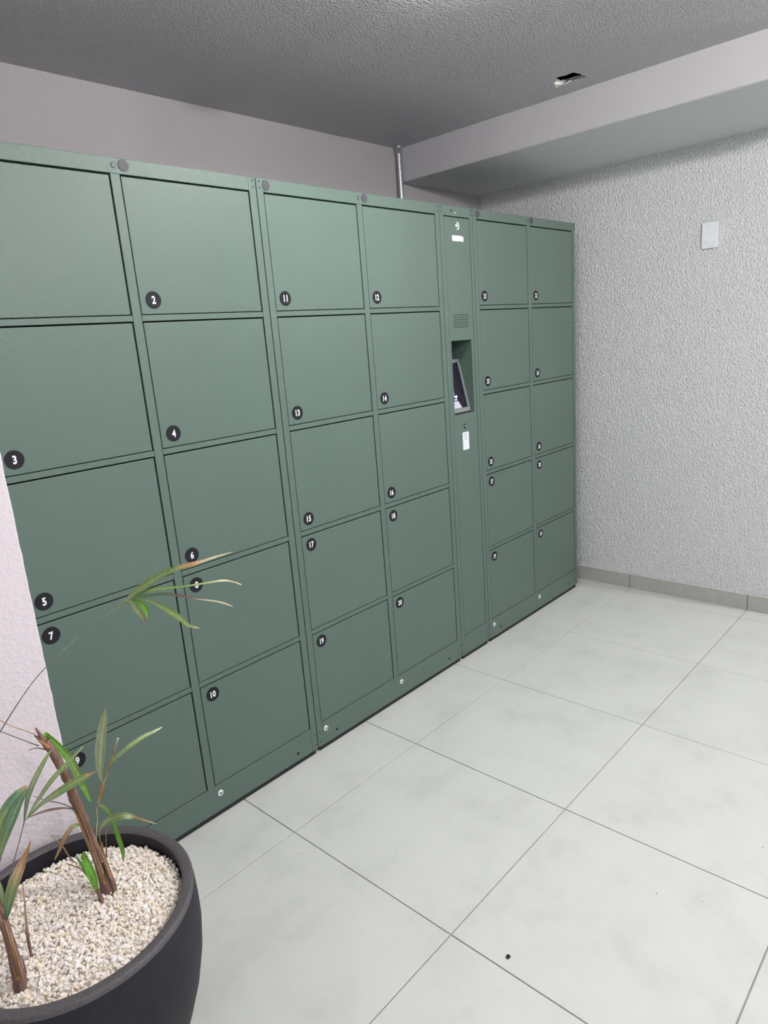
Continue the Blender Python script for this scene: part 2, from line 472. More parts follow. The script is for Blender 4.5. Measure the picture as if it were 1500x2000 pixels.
def cabinet(x, label, first, rings_on=True):
    t = thing('locker_cabinet', label, 'locker', (x, 0, 0), 'green parcel locker cabinets')
    carcass(t, W_)
    stiles(t, W_, OA, OD)
    box('header', OA + 0.0003, OD - 0.0003, 0.0, 0.0195, ROWT[0] + 0.0008, H_, M_GREEN, t, BV)
    box('mullion', OB + 0.0003, OC - 0.0003, 0.0002, 0.0195, ROWB[4], ROWT[0] + 0.0008, M_GREEN, t, BV)
    box('plinth', OA + 0.0003, OD - 0.0003, 0.0, 0.0195, Z0, ROWB[4] - 0.0003, M_GREEN, t, BV)
    n = first
    for r in range(5):
        if r < 4:
            for (a, b) in ((OA, OB), (OC, OD)):
                box('rail', a + 0.0003, b - 0.0003, 0.0002, 0.0195, ROWT[r + 1], ROWB[r], M_GREEN, t, BV)
        for c, (a, b) in enumerate(((OA, OB), (OC, OD))):
            yo = random.uniform(0.0, 0.0012)
            d = box('door', a + 0.0022, b - 0.0042, 0.0006, 0.0185, ROWB[r] + 0.0022, ROWT[r] - 0.0040, M_GREEN, t, 0.0016)
            if r < 3: bz = ROWB[r] + 0.0400
            else: bz = ROWT[r] - 0.0395
            badge(d, str(n), a + 0.0425, bz)
            n += 1
    # round caps, lock rings and fixings
    for cx, cz in ((0.0385, 1.9815), (0.480, 1.983)):
        disc('round_cap', cx, cz, 0.0150, -0.0016, 0.004, M_CAP, t, 32, 0.0006)
    bm = bmesh.new()
    add_disc_y(bm, 0.4525, 1.981, 0.0075, -0.0012, 0.004, 24, 0, 0.0005); add_disc_y(bm, 0.4525, 1.981, 0.0052, -0.0018, 0.004, 20, 1)
    obj('lock_ring', bm, [M_CAP, M_GREEN], t)
    holes(t, 0.0125, W_ - 0.0125, (1.990, 1.972), 0.0029)
    holes(t, 0.0125, W_ - 0.0125, (0.078, 0.040), 0.0026)
    for cx in (0.045, 0.483):
        bm = bmesh.new()
        add_disc_y(bm, cx, 0.081, 0.0108, -0.0034, 0.004, 24, 0, 0.0020); add_disc_y(bm, cx, 0.081, 0.0036, -0.0038, 0.002, 16, 1)
        obj('bright_plug', bm, [M_CHROME, M_CAP], t)
    for cx in (0.100, 0.8150):
        disc('screw_hole', cx, 0.049, 0.0060, -0.0006, 0.004, M_HOLE, t, 16)
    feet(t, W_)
    return t
cabinet(-W_, 'large green steel locker cabinet with doors 2 to 10 behind the potted palm', 1)
cabinet(0.0, 'large green steel locker cabinet with doors 11 to 20, left of the screen column', 11)
cabinet(W_ + WC, 'large green steel locker cabinet with doors 21 to 30, nearest the corner', 21)

# narrow control column
t = thing('locker_terminal', 'narrow green control column with recessed screen between the locker cabinets', 'terminal', (W_, 0, 0))
bm = bmesh.new()
add_box(bm, 0.0012, WC - 0.0012, 0.16, 0.60, Z0 + 0.004, H_ - 0.002)
add_box(bm, 0.0012, 0.006, 0.02, 0.16, Z0 + 0.004, H_ - 0.002); add_box(bm, WC - 0.006, WC - 0.0012, 0.02, 0.16, Z0 + 0.004, H_ - 0.002)
add_box(bm, 0.006, WC - 0.006, 0.02, 0.16, H_ - 0.008, H_ - 0.002)
obj('carcass', bm, M_GREEN, t)
CA, CB = 0.0275, 0.2063
stiles(t, WC, CA, CB)
box('header', CA + 0.0003, CB - 0.0003, 0, 0.0195, 1.9600, H_, M_GREEN, t, BV)
box('plinth', CA + 0.0003, CB - 0.0003, 0, 0.0195, Z0, 0.1150, M_GREEN, t, BV)
# panel with the recess cut through it
RX0, RX1, RZ0, RZ1 = 0.0390, 0.1845, 1.147, 1.4625
bm = bmesh.new()
x_ = [CA + 0.002, RX0, RX1, CB - 0.003]; z_ = [0.1170, RZ0, RZ1, 1.9565]
grid = [[bm.verts.new((x, 0.0006, z)) for x in x_] for z in z_]
for i in range(3):
    for j in range(3):
        if not (i == 1 and j == 1): bm.faces.new((grid[i][j], grid[i][j + 1], grid[i + 1][j + 1], grid[i + 1][j]))
r = bmesh.ops.extrude_face_region(bm, geom=bm.faces[:])
for v in r['geom']:
    if isinstance(v, bmesh.types.BMVert): v.co.y = 0.012
panel = obj('front_panel', bm, M_GREEN, t)
mod = panel.modifiers.new('bevel', 'BEVEL'); mod.width = 0.0012; mod.segments = 2; mod.limit_method = 'ANGLE'
box('gap_shade_backing', 0.008, WC - 0.008, 0.0125, 0.0150, RZ1 + 0.02, 1.99, M_GAP_SHADE, t)
box('gap_shade_backing', 0.008, WC - 0.008, 0.0125, 0.0150, Z0 + 0.01, RZ0 - 0.02, M_GAP_SHADE, t)
# recess walls
RD = 0.135
bm = bmesh.new()
add_box(bm, RX0 - 0.002, RX0, 0.010, RD, RZ0 - 0.002, RZ1 + 0.002); add_box(bm, RX1, RX1 + 0.002, 0.010, RD, RZ0 - 0.002, RZ1 + 0.002)
add_box(bm, RX0 - 0.002, RX1 + 0.002, 0.010, RD, RZ1, RZ1 + 0.002); add_box(bm, RX0 - 0.002, RX1 + 0.002, 0.010, RD, RZ0 - 0.002, RZ0)
add_box(bm, RX0 - 0.002, RX1 + 0.002, RD, RD + 0.002, RZ0 - 0.002, RZ1 + 0.002)
obj('recess_box', bm, M_GREEN, t)
# tilted screen housing: lower edge near the front, upper edge further in
def tilt(bm):
    """local (u across, v up along the slope, w out of the slope) -> cabinet space"""
    ty = math.atan2(0.055, 0.230)
    for v in bm.verts:
        u, w, s = v.co.x, v.co.y, v.co.z
        v.co = Vector((u, 0.018 + s * math.sin(ty) + w * math.cos(ty), 1.152 + s * math.cos(ty) - w * math.sin(ty)))
bm = bmesh.new(); add_box(bm, RX0 + 0.001, RX1 - 0.001, 0.0, 0.020, 0.0, 0.238, 0.002, 2); tilt(bm); hs = obj('screen_housing', bm, M_BEZEL, t)
bm = bmesh.new(); add_box(bm, RX0 + 0.010, RX1 - 0.020, -0.0015, 0.004, 0.020, 0.222, 0.001, 1); tilt(bm); sc_ = obj('screen', bm, M_SCREEN, hs)
bm = bmesh.new()
for (x0, x1, s0, s1) in [(0.060, 0.086, 0.110, 0.116), (0.060, 0.074, 0.100, 0.106), (0.078, 0.090, 0.098, 0.104), (0.060, 0.070, 0.086, 0.092), (0.074, 0.088, 0.084, 0.090),
                         (0.060, 0.084, 0.070, 0.078), (0.088, 0.104, 0.066, 0.078), (0.060, 0.078, 0.058, 0.064), (0.082, 0.098, 0.056, 0.062), (0.060, 0.070, 0.120, 0.124)]:
    add_box(bm, x0, x1, -0.0022, -0.0014, s0, s1)
tilt(bm); obj('screen_text', bm, M_UIB, hs)
bm = bmesh.new()
fr = [bm.verts.new((x, -0.0019, s)) for x, s in ((RX0 + 0.011, 0.021), (0.122, 0.021), (0.104, 0.052), (RX0 + 0.011, 0.052))]
bk = [bm.verts.new((v.co.x, -0.0012, v.co.z)) for v in fr]
bm.faces.new(fr); bm.faces.new(bk)
for k in range(4): bm.faces.new((fr[k], fr[(k + 1) % 4], bk[(k + 1) % 4], bk[k]))
tilt(bm); obj('screen_panel', bm, M_UIL, hs)
# speaker grille of small drilled holes
bm = bmesh.new()
for i in range(11):
    for j in range(6):
        add_disc_y(bm, 0.0655 + 0.0100 * i, 1.5185 + 0.0100 * j, 0.0029, 0.0001, 0.003, 8)
g_ = obj('speaker_grille', bm, M_HOLE, t)
# lock, label, white print, header details
bm = bmesh.new(); add_disc_y(bm, 0.1095, 1.092, 0.0105, -0.0020, 0.004, 28, 0, 0.0008); add_disc_y(bm, 0.1095, 1.092, 0.0045, -0.0032, 0.002, 20, 1, 0.0006)
add_box(bm, 0.1087, 0.1103, -0.0036, -0.003, 1.0895, 1.0945, 0, 1, 0)
obj('key_lock', bm, [M_HOLE, M_CHROME], t)
lb = box('sticker', 0.0865, 0.1325, -0.0002, 0.0008, 0.9870, 1.0660, M_PAPER, t)
bm = bmesh.new()
for k, (x0, x1, z) in enumerate([(0.098, 0.121, 1.0560), (0.098, 0.124, 1.0490), (0.100, 0.123, 1.0420), (0.098, 0.119, 1.0350), (0.101, 0.122, 1.0290)]):
    x = x0
    while x < x1 - 0.002:
        w = random.uniform(0.002, 0.006); add_box(bm, x, min(x + w, x1), -0.0004, -0.0001, z, z + 0.0026); x += w + 0.0016
obj('fine_print', bm, M_INK, lb)
bm = bmesh.new()
pts = [(0.0775, 1.8853), (0.0900, 1.8860), (0.1060, 1.8866), (0.1300, 1.8862), (0.1480, 1.8850), (0.1560, 1.8820), (0.1575, 1.8740), (0.1550, 1.8650), (0.1500, 1.8618), (0.1440, 1.8650), (0.1200, 1.8644), (0.1000, 1.8640), (0.0790, 1.8650)]
fr = [bm.verts.new((x, -0.0003, z)) for x, z in pts]; bk = [bm.verts.new((x, 0.0010, z)) for x, z in pts]
bm.faces.new(fr); bm.faces.new(bk)
for k in range(len(pts)): bm.faces.new((fr[k], fr[(k + 1) % len(pts)], bk[(k + 1) % len(pts)], bk[k]))
o = obj('white_sign', bm, M_WHITE, t)
bm = bmesh.new()                                   # small white emblem: a crescent around a dart
cx, cz = 0.1180, 1.9240
arc = [(0.0125 * math.cos(a), 0.0155 * math.sin(a)) for a in [math.radians(-110 + 20 * k) for k in range(12)]]
inn = [(0.0070 * math.cos(a) + 0.0005, 0.0095 * math.sin(a)) for a in [math.radians(-100 + 18.2 * k) for k in range(12)]]
fr = [bm.verts.new((cx + x, -0.0003, cz + z)) for x, z in arc] ; fi = [bm.verts.new((cx + x, -0.0003, cz + z)) for x, z in inn]
for k in range(11): bm.faces.new((fr[k], fr[k + 1], fi[k + 1], fi[k]))
dart = [(-0.0150, 0.0025), (-0.004, 0.0080), (0.0035, 0.0010), (-0.0060, -0.0050)]
bm.faces.new([bm.verts.new((cx + x, -0.0003, cz + z)) for x, z in dart])
r = bmesh.ops.extrude_face_region(bm, geom=bm.faces[:])
for v in r['geom']:
    if isinstance(v, bmesh.types.BMVert): v.co.y = 0.0010
obj('emblem', bm, M_WHITE, t)
disc('camera_hole', 0.0785, 1.980, 0.0052, -0.0008, 0.004, M_HOLE, t, 20)
box('indicator', 0.101, 0.113, -0.0006, 0.003, 1.9728, 1.9752, M_WHITE, t)
holes(t, 0.0115, WC - 0.0115, (1.990, 1.972), 0.0029)
holes(t, 0.0115, WC - 0.0115, (0.078, 0.040), 0.0026)
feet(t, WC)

# ------------------------------------------------------------------ planter
PX, PY, PH, PR = -1.075, -0.496, 0.420, 0.2385
pot = thing('plant_pot', 'round charcoal planter pot full of pale gravel beside the pink wall', 'plant pot', (PX, PY, 0))
bm = bmesh.new()
prof = [(0.135, 0.0), (0.150, 0.004), (0.176, 0.05), (0.200, 0.11), (0.222, 0.18), (0.2365, 0.25), (0.2430, 0.31), (0.2435, 0.355), (0.2420, 0.395), (0.2400, PH - 0.012)]
lathe(bm, prof, 96); r0 = bm.verts[:]
bm.faces.new([v for v in bm.verts[:96]])
obj('pot_body', bm, M_POT, pot, True)
bm = bmesh.new()
lathe(bm, [(0.2400, PH - 0.012), (0.2400, PH - 0.004), (0.2375, PH - 0.0005), (0.2340, PH), (0.2225, PH), (0.2190, PH - 0.001), (0.2165, PH - 0.005)], 96)
obj('pot_rim', bm, M_RIM, pot, True)
bm = bmesh.new()
lathe(bm, [(0.2165, PH - 0.005), (0.2170, PH - 0.035), (0.2130, PH - 0.09)], 96)
obj('pot_lining', bm, M_POT, pot, True)
# gravel: thousands of stones, one heap
def grav_z(x, y):
    rr = math.hypot(x, y) / 0.216
    return 0.404 - 0.016 * rr ** 3 + 0.004 * noise.noise(Vector((x * 14, y * 14, 0))) - 0.012 * max(0.0, y / 0.216) * rr
ico = bmesh.new(); bmesh.ops.create_icosphere(ico, subdivisions=1, radius=1.0)
IV = [v.co.copy() for v in ico.verts]; ico.verts.index_update(); IF = [tuple(v.index for v in f.verts) for f in ico.faces]; ico.free()
V, Fc = [], []
rnd = random.Random(11)
def stone(x, y, z, s):
    base = len(V)
    q = Matrix.Rotation(rnd.uniform(0, 6.28), 3, 'Z') @ Matrix.Rotation(rnd.uniform(-0.9, 0.9), 3, 'X') @ Matrix.Rotation(rnd.uniform(0, 6.28), 3, 'Y')
    sx, sy, sz = s * rnd.uniform(0.9, 1.5), s * rnd.uniform(0.7, 1.05), s * rnd.uniform(0.45, 0.8)
    for v in IV:
        k = rnd.uniform(0.72, 1.16)
        V.append(tuple(Vector((x, y, z)) + q @ Vector((v.x * sx * k, v.y * sy * k, v.z * sz * k))))
    for f in IF: Fc.append(tuple(base + i for i in f))
for k in range(8000):
    rr = 0.213 * math.sqrt(rnd.random()); an = rnd.uniform(0, 2 * math.pi)
    x, y = rr * math.cos(an), rr * math.sin(an)
    stone(x, y, grav_z(x, y) + rnd.uniform(-0.007, 0.002), rnd.choice((0.0030, 0.0034, 0.0040, 0.0047, 0.0055)))
me = bpy.data.meshes.new('gravel'); me.from_pydata(V, [], Fc); me.update()
gr = link('gravel', me, M_GRAVEL, None, (PX, PY, 0))
gr['kind'] = 'stuff'; tag(gr, 'pale cream gravel filling the charcoal planter pot', 'gravel')
bm = bmesh.new()
N = 40
cen = bm.verts.new((0, 0, grav_z(0, 0) - 0.006)); prev = None
for q in range(1, 9):
    ring = []
    for k in range(N):
        a = 2 * math.pi * k / N; x, y = 0.2145 * q / 8 * math.cos(a), 0.2145 * q / 8 * math.sin(a)
        ring.append(bm.verts.new((x, y, grav_z(x, y) - 0.006)))
    for k in range(N):
        if prev is None: bm.faces.new((cen, ring[k], ring[(k + 1) % N]))
        else: bm.faces.new((prev[k], ring[k], ring[(k + 1) % N], prev[(k + 1) % N]))
    prev = ring
obj('gravel_bed', bm, M_SOIL, gr, True)

# ------------------------------------------------------------------ palms: [plant, name, kind, centre line (m), half widths (m), colours along it]
PLANTS = [
 ["A","stem","tube",[[-0.998,-0.4946,0.3968],[-0.998,-0.4946,0.4033],[-1.002,-0.4904,0.4632],[-1.0072,-0.4849,0.5172],[-1.0138,-0.478,0.5789],[-1.0197,-0.4718,0.6273],[-1.0234,-0.4679,0.671],[-1.0286,-0.4624,0.7024],[-1.0354,-0.4553,0.7373],[-1.043,-0.4473,0.7649]],[0.0163,0.0158,0.0129,0.0096,0.0095,0.0099,0.0083,0.0088,0.0087,0.0087],[[0.38,0.27,0.24],[0.38,0.27,0.24]]],
 ["A","stem_sheath","tube",[[-1.0064,-0.5032,0.4299],[-1.0105,-0.4989,0.4751],[-1.0167,-0.4924,0.5199],[-1.0225,-0.4862,0.5664],[-1.0265,-0.4821,0.6035]],[0.0043,0.0053,0.0037,0.0026,0.001],[[0.5,0.34,0.2],[0.6,0.47,0.35],[0.6,0.47,0.35],[0.5,0.34,0.2]]],
 ["A","fibre","tube",[[-1.007,-0.5061,0.4411],[-1.0105,-0.5023,0.4899],[-1.0147,-0.4979,0.5362],[-1.0201,-0.4923,0.5881],[-1.0249,-0.4872,0.6291],[-1.0282,-0.4837,0.6667]],[0.0019,0.0017,0.0015,0.0014,0.001,0.0006],[[0.5,0.34,0.2],[0.6,0.47,0.35]]],
 ["A","fibre","tube",[[-1.0149,-0.4991,0.4821],[-1.0172,-0.4967,0.506],[-1.0186,-0.4952,0.5296],[-1.0209,-0.4928,0.5569],[-1.0231,-0.4905,0.584],[-1.0257,-0.4878,0.6069]],[0.0019,0.0017,0.0015,0.0014,0.001,0.0006],[[0.38,0.27,0.24],[0.5,0.34,0.2]]],
 ["A","fibre","tube",[[-0.9967,-0.5161,0.4415],[-0.9997,-0.5129,0.4805],[-1.0045,-0.5079,0.5164],[-1.0097,-0.5024,0.556],[-1.0147,-0.4972,0.5951],[-1.0186,-0.4931,0.6272]],[0.0019,0.0017,0.0015,0.0014,0.001,0.0006],[[0.6,0.47,0.35],[0.38,0.27,0.24]]],
 ["A","fibre","tube",[[-1.0071,-0.5033,0.4984],[-1.0104,-0.4998,0.5311],[-1.0144,-0.4957,0.5681],[-1.0183,-0.4916,0.6013],[-1.0219,-0.4877,0.6302],[-1.0246,-0.485,0.657]],[0.0019,0.0017,0.0015,0.0014,0.001,0.0006],[[0.5,0.34,0.2],[0.6,0.47,0.35]]],
 ["A","fibre","tube",[[-1.0076,-0.5062,0.4817],[-1.0123,-0.5013,0.5293],[-1.0181,-0.4952,0.5839],[-1.0234,-0.4896,0.6279],[-1.0272,-0.4857,0.6675],[-1.0313,-0.4813,0.699]],[0.0019,0.0017,0.0015,0.0013,0.001,0.0006],[[0.38,0.27,0.24],[0.5,0.34,0.2]]],
 ["A","fibre","tube",[[-1.0044,-0.5087,0.4842],[-1.0067,-0.5063,0.5072],[-1.0094,-0.5035,0.5304],[-1.0125,-0.5002,0.5569],[-1.0157,-0.4968,0.5831],[-1.0183,-0.4941,0.6051]],[0.0019,0.0017,0.0015,0.0014,0.001,0.0006],[[0.6,0.47,0.35],[0.38,0.27,0.24]]],
 ["A","fibre","tube",[[-0.9992,-0.5135,0.4462],[-1.0014,-0.5112,0.4778],[-1.005,-0.5074,0.5069],[-1.0091,-0.5031,0.5371],[-1.0132,-0.4988,0.5703],[-1.0167,-0.4951,0.6002]],[0.0019,0.0017,0.0015,0.0014,0.001,0.0006],[[0.5,0.34,0.2],[0.6,0.47,0.35]]],
 ["A","fibre","tube",[[-1.006,-0.5089,0.4898],[-1.011,-0.5037,0.5371],[-1.0167,-0.4977,0.5902],[-1.0219,-0.4923,0.6318],[-1.0259,-0.488,0.67],[-1.0301,-0.4836,0.7002]],[0.0019,0.0017,0.0015,0.0013,0.001,0.0006],[[0.38,0.27,0.24],[0.5,0.34,0.2]]],
 ["A","fibre","tube",[[-1.0073,-0.5077,0.4584],[-1.0117,-0.5031,0.5102],[-1.0172,-0.4972,0.5647],[-1.0229,-0.4913,0.6152],[-1.0273,-0.4867,0.658],[-1.0313,-0.4825,0.6938]],[0.0019,0.0017,0.0015,0.0013,0.001,0.0006],[[0.6,0.47,0.35],[0.38,0.27,0.24]]],
 ["B","fibre","tube",[[-1.2068,-0.5987,0.4206],[-1.2069,-0.5986,0.4509],[-1.2071,-0.5985,0.4807],[-1.2077,-0.5978,0.5047],[-1.2083,-0.5971,0.5286]],[0.0016,0.0015,0.0014,0.001,0.0007],[[0.5,0.34,0.2],[0.6,0.47,0.35]]],
 ["B","fibre","tube",[[-1.2142,-0.591,0.4547],[-1.2136,-0.5916,0.4818],[-1.2139,-0.5913,0.5038],[-1.2142,-0.591,0.5256],[-1.2146,-0.5906,0.544]],[0.0016,0.0015,0.0014,0.001,0.0007],[[0.38,0.27,0.24],[0.5,0.34,0.2]]],
 ["B","fibre","tube",[[-1.2099,-0.5955,0.4289],[-1.2097,-0.5957,0.4641],[-1.2099,-0.5955,0.4954],[-1.2105,-0.5949,0.5233],[-1.2112,-0.5941,0.5469]],[0.0016,0.0015,0.0014,0.001,0.0007],[[0.5,0.34,0.2],[0.6,0.47,0.35]]],
 ["B","fibre","tube",[[-1.2128,-0.5925,0.4312],[-1.2122,-0.5931,0.4673],[-1.2122,-0.5931,0.4988],[-1.2127,-0.5926,0.5275],[-1.2134,-0.5918,0.5509]],[0.0016,0.0015,0.0014,0.001,0.0007],[[0.38,0.27,0.24],[0.5,0.34,0.2]]],
 ["B","fibre","tube",[[-1.2102,-0.5952,0.4518],[-1.21,-0.5953,0.4836],[-1.2106,-0.5948,0.5098],[-1.2111,-0.5942,0.5347],[-1.2118,-0.5935,0.5553]],[0.0016,0.0015,0.0014,0.001,0.0007],[[0.5,0.34,0.2],[0.6,0.47,0.35]]],
 ["A","shoot","tube",[[-0.9913,-0.5089,0.3974],[-0.9928,-0.5091,0.4272],[-0.9965,-0.507,0.4633],[-0.9987,-0.5065,0.4988],[-0.9979,-0.5092,0.5284]],[0.0049,0.0049,0.0043,0.0027,0.0011],[[0.38,0.27,0.24],[0.38,0.27,0.24],[0.5,0.34,0.2]]],
 ["A","fibre","tube",[[-1.0419,-0.4484,0.7625],[-1.0476,-0.4425,0.7781],[-1.0522,-0.4377,0.7959]],[0.0051,0.0041,0.001],[[0.38,0.27,0.24],[0.38,0.27,0.24]]],
 ["A","fibre","tube",[[-1.0433,-0.4543,0.7573],[-1.0503,-0.4433,0.7706],[-1.0559,-0.4338,0.7792]],[0.0046,0.0036,0.001],[[0.5,0.34,0.2],[0.38,0.27,0.24]]],
 ["A","fibre","tube",[[-1.0422,-0.4597,0.7531],[-1.0495,-0.4536,0.7649],[-1.0552,-0.449,0.7719]],[0.0041,0.003,0.001],[[0.5,0.34,0.2],[0.5,0.34,0.2]]],
 ["A","leaf","leaf",[[-1.0449,-0.4453,0.772],[-1.0382,-0.4461,0.777],[-1.033,-0.4454,0.7659],[-1.0209,-0.4602,0.7384],[-1.0118,-0.476,0.7127],[-1.0078,-0.4905,0.6787],[-1.0071,-0.5099,0.6559],[-1.0092,-0.5264,0.6397]],[0.0015,0.0046,0.0062,0.0083,0.0088,0.0083,0.0062,0.001],[[0.3,0.52,0.14],[0.3,0.52,0.14],[0.39,0.48,0.25],[0.3,0.52,0.14]]],
 ["A","leaf","leaf",[[-1.1118,-0.4476,0.6183],[-1.1027,-0.4571,0.6581],[-1.0935,-0.4668,0.6893],[-1.077,-0.4783,0.7225],[-1.0601,-0.4845,0.7474],[-1.0473,-0.4863,0.7616]],[0.001,0.0045,0.0065,0.0055,0.004,0.0015],[[0.27,0.37,0.26],[0.47,0.53,0.37],[0.39,0.48,0.25]]],
 ["A","leaf","leaf",[[-1.1052,-0.4545,0.6304],[-1.0983,-0.4617,0.6447],[-1.0826,-0.4782,0.6729],[-1.0646,-0.4971,0.704],[-1.0443,-0.5039,0.7215],[-1.0217,-0.5132,0.7401],[-0.9996,-0.5219,0.759]],[0.001,0.002,0.004,0.005,0.005,0.004,0.001],[[0.47,0.53,0.37],[0.47,0.53,0.37],[0.39,0.48,0.25],[0.47,0.53,0.37]]],
 ["A","leaf","leaf",[[-1.1087,-0.4508,0.625],[-1.1036,-0.4603,0.6345],[-1.0843,-0.4847,0.6619],[-1.0619,-0.5124,0.6839],[-1.0389,-0.5366,0.7026],[-1.0186,-0.5537,0.7146],[-1.012,-0.5565,0.716],[-1.0007,-0.5643,0.7196]],[0.001,0.0015,0.004,0.0075,0.0084,0.0059,0.003,0.0005],[[0.47,0.53,0.37],[0.39,0.48,0.25],[0.47,0.53,0.37],[0.39,0.48,0.25],[0.39,0.48,0.25],[0.5,0.34,0.2],[0.6,0.47,0.35]]],
 ["A","dry_leaf","leaf",[[-1.1087,-0.4508,0.625],[-1.1015,-0.4439,0.6218],[-1.0844,-0.4473,0.6222],[-1.0648,-0.4534,0.6212],[-1.0466,-0.4687,0.6212],[-1.0339,-0.4782,0.6166],[-1.026,-0.4826,0.6071]],[0.001,0.001,0.0021,0.0026,0.0021,0.0016,0.001],[[0.36,0.33,0.31],[0.38,0.27,0.24],[0.36,0.33,0.31]]],
 ["A","petiole","tube",[[-1.1432,-0.5771,0.7011],[-1.1552,-0.5644,0.6607],[-1.1659,-0.5532,0.626],[-1.178,-0.5522,0.5986],[-1.1958,-0.5566,0.5689],[-1.2082,-0.5669,0.5589]],[0.0009,0.0009,0.0009,0.001,0.0012,0.0014],[[0.36,0.33,0.31],[0.36,0.33,0.31]]],
 ["A","twig","tube",[[-1.0821,-0.4352,0.6563],[-1.0652,-0.4458,0.6407],[-1.0461,-0.4586,0.6289],[-1.0318,-0.4736,0.6174],[-1.0241,-0.4817,0.6043]],[0.0005,0.001,0.001,0.001,0.0013],[[0.36,0.33,0.31],[0.38,0.27,0.24]]],
 ["A","leaf","leaf",[[-0.9848,-0.5375,0.6749],[-0.9845,-0.5427,0.7072],[-0.9807,-0.5515,0.7455],[-0.9749,-0.5624,0.7884],[-0.9697,-0.5775,0.8256],[-0.9699,-0.587,0.841],[-0.9732,-0.5932,0.8534]],[0.001,0.0076,0.0111,0.0105,0.0079,0.0039,0.0005],[[0.47,0.53,0.37],[0.47,0.53,0.37],[0.47,0.53,0.37],[0.47,0.53,0.37],[0.47,0.53,0.37],[0.6,0.47,0.35]]],
 ["A","leaf","leaf",[[-0.982,-0.5405,0.6745],[-0.9709,-0.5521,0.7081],[-0.9567,-0.567,0.7298],[-0.9374,-0.5873,0.751],[-0.9115,-0.5951,0.761],[-0.8886,-0.5999,0.7636],[-0.8714,-0.5987,0.7637]],[0.0015,0.0031,0.0046,0.0045,0.0041,0.0026,0.0005],[[0.47,0.53,0.37],[0.39,0.48,0.25],[0.47,0.53,0.37],[0.39,0.48,0.25],[0.47,0.53,0.37],[0.7,0.66,0.52]]],
 ["A","dry_stub","tube",[[-0.9797,-0.5428,0.6813],[-0.9698,-0.5533,0.7115],[-0.9595,-0.5641,0.7447],[-0.9514,-0.5726,0.7693]],[0.002,0.0015,0.0015,0.0023],[[0.6,0.47,0.35],[0.5,0.34,0.2],[0.5,0.34,0.2],[0.7,0.66,0.52]]],
 ["A","leaf_sheath","leaf",[[-0.9809,-0.5416,0.6779],[-0.9844,-0.5355,0.6597],[-0.9896,-0.5276,0.6403],[-0.9934,-0.5212,0.6229]],[0.0026,0.0046,0.0041,0.0021],[[0.6,0.47,0.35],[0.5,0.34,0.2],[0.6,0.47,0.35]]],
 ["A","petiole","tube",[[-0.9935,-0.5211,0.6253],[-0.9957,-0.5134,0.6111],[-0.9968,-0.5067,0.5819],[-1.0038,-0.494,0.5233],[-1.0028,-0.4895,0.4926]],[0.0016,0.001,0.001,0.0011,0.0016],[[0.6,0.47,0.35],[0.7,0.66,0.52]]],
 ["A","leaf","leaf",[[-0.9934,-0.5212,0.6229],[-0.9809,-0.5174,0.6044],[-0.9695,-0.5124,0.5748],[-0.9626,-0.5028,0.54],[-0.9571,-0.494,0.5016],[-0.9513,-0.4856,0.4644],[-0.9503,-0.4722,0.4276]],[0.0021,0.0047,0.0053,0.0048,0.006,0.005,0.0011],[[0.39,0.48,0.25],[0.39,0.48,0.25],[0.3,0.52,0.14],[0.3,0.52,0.14],[0.3,0.52,0.14],[0.39,0.48,0.25]]],
 ["A","leaf","leaf",[[-0.9962,-0.4965,0.5288],[-0.994,-0.4988,0.5467],[-0.9856,-0.5076,0.5641],[-0.9756,-0.5264,0.5791],[-0.9635,-0.5516,0.5908],[-0.9497,-0.562,0.5858],[-0.9261,-0.5494,0.5587],[-0.8952,-0.5446,0.5241]],[0.0011,0.0021,0.0053,0.0074,0.0073,0.0052,0.0027,0.0005],[[0.47,0.53,0.37],[0.47,0.53,0.37],[0.47,0.53,0.37],[0.39,0.48,0.25],[0.47,0.53,0.37],[0.5,0.34,0.2],[0.7,0.66,0.52]]],
 ["A","petiole","tube",[[-0.9964,-0.4962,0.527],[-0.9954,-0.4901,0.5043],[-0.9947,-0.4835,0.4788]],[0.0011,0.0011,0.0016],[[0.39,0.48,0.25],[0.39,0.48,0.25]]],
 ["A","petiole","tube",[[-0.9849,-0.5083,0.5529],[-0.9866,-0.4993,0.5158],[-0.9887,-0.4898,0.4729]],[0.0011,0.0011,0.0016],[[0.39,0.48,0.25],[0.38,0.27,0.24]]],
 ["A","leaf","leaf",[[-1.0195,-0.4865,0.572],[-1.0278,-0.4836,0.5771],[-1.038,-0.4786,0.5752],[-1.0502,-0.4658,0.5535],[-1.0593,-0.4505,0.5246],[-1.0696,-0.4339,0.4953]],[0.0016,0.0031,0.0047,0.0052,0.0037,0.0011],[[0.39,0.48,0.25],[0.39,0.48,0.25],[0.6,0.47,0.35],[0.5,0.34,0.2],[0.6,0.47,0.35]]],
 ["A","twig","tube",[[-1.0575,-0.403,0.5318],[-1.0471,-0.4236,0.5075],[-1.044,-0.4366,0.4905],[-1.0391,-0.4515,0.4759]],[0.0008,0.0011,0.0016,0.0011],[[0.6,0.47,0.35],[0.38,0.27,0.24]]],
 ["A","petiole","tube",[[-1.0545,-0.4352,0.7813],[-1.0704,-0.4258,0.7951],[-1.0857,-0.4169,0.8082],[-1.1017,-0.4074,0.8257],[-1.1209,-0.3945,0.8473]],[0.0013,0.001,0.001,0.001,0.001],[[0.6,0.47,0.35],[0.6,0.47,0.35]]],
 ["A","petiole","tube",[[-1.0529,-0.4369,0.7546],[-1.0697,-0.4265,0.7699],[-1.0863,-0.4163,0.785],[-1.1051,-0.4038,0.8025],[-1.125,-0.3902,0.82]],[0.0013,0.001,0.001,0.001,0.001],[[0.36,0.33,0.31],[0.36,0.33,0.31]]],
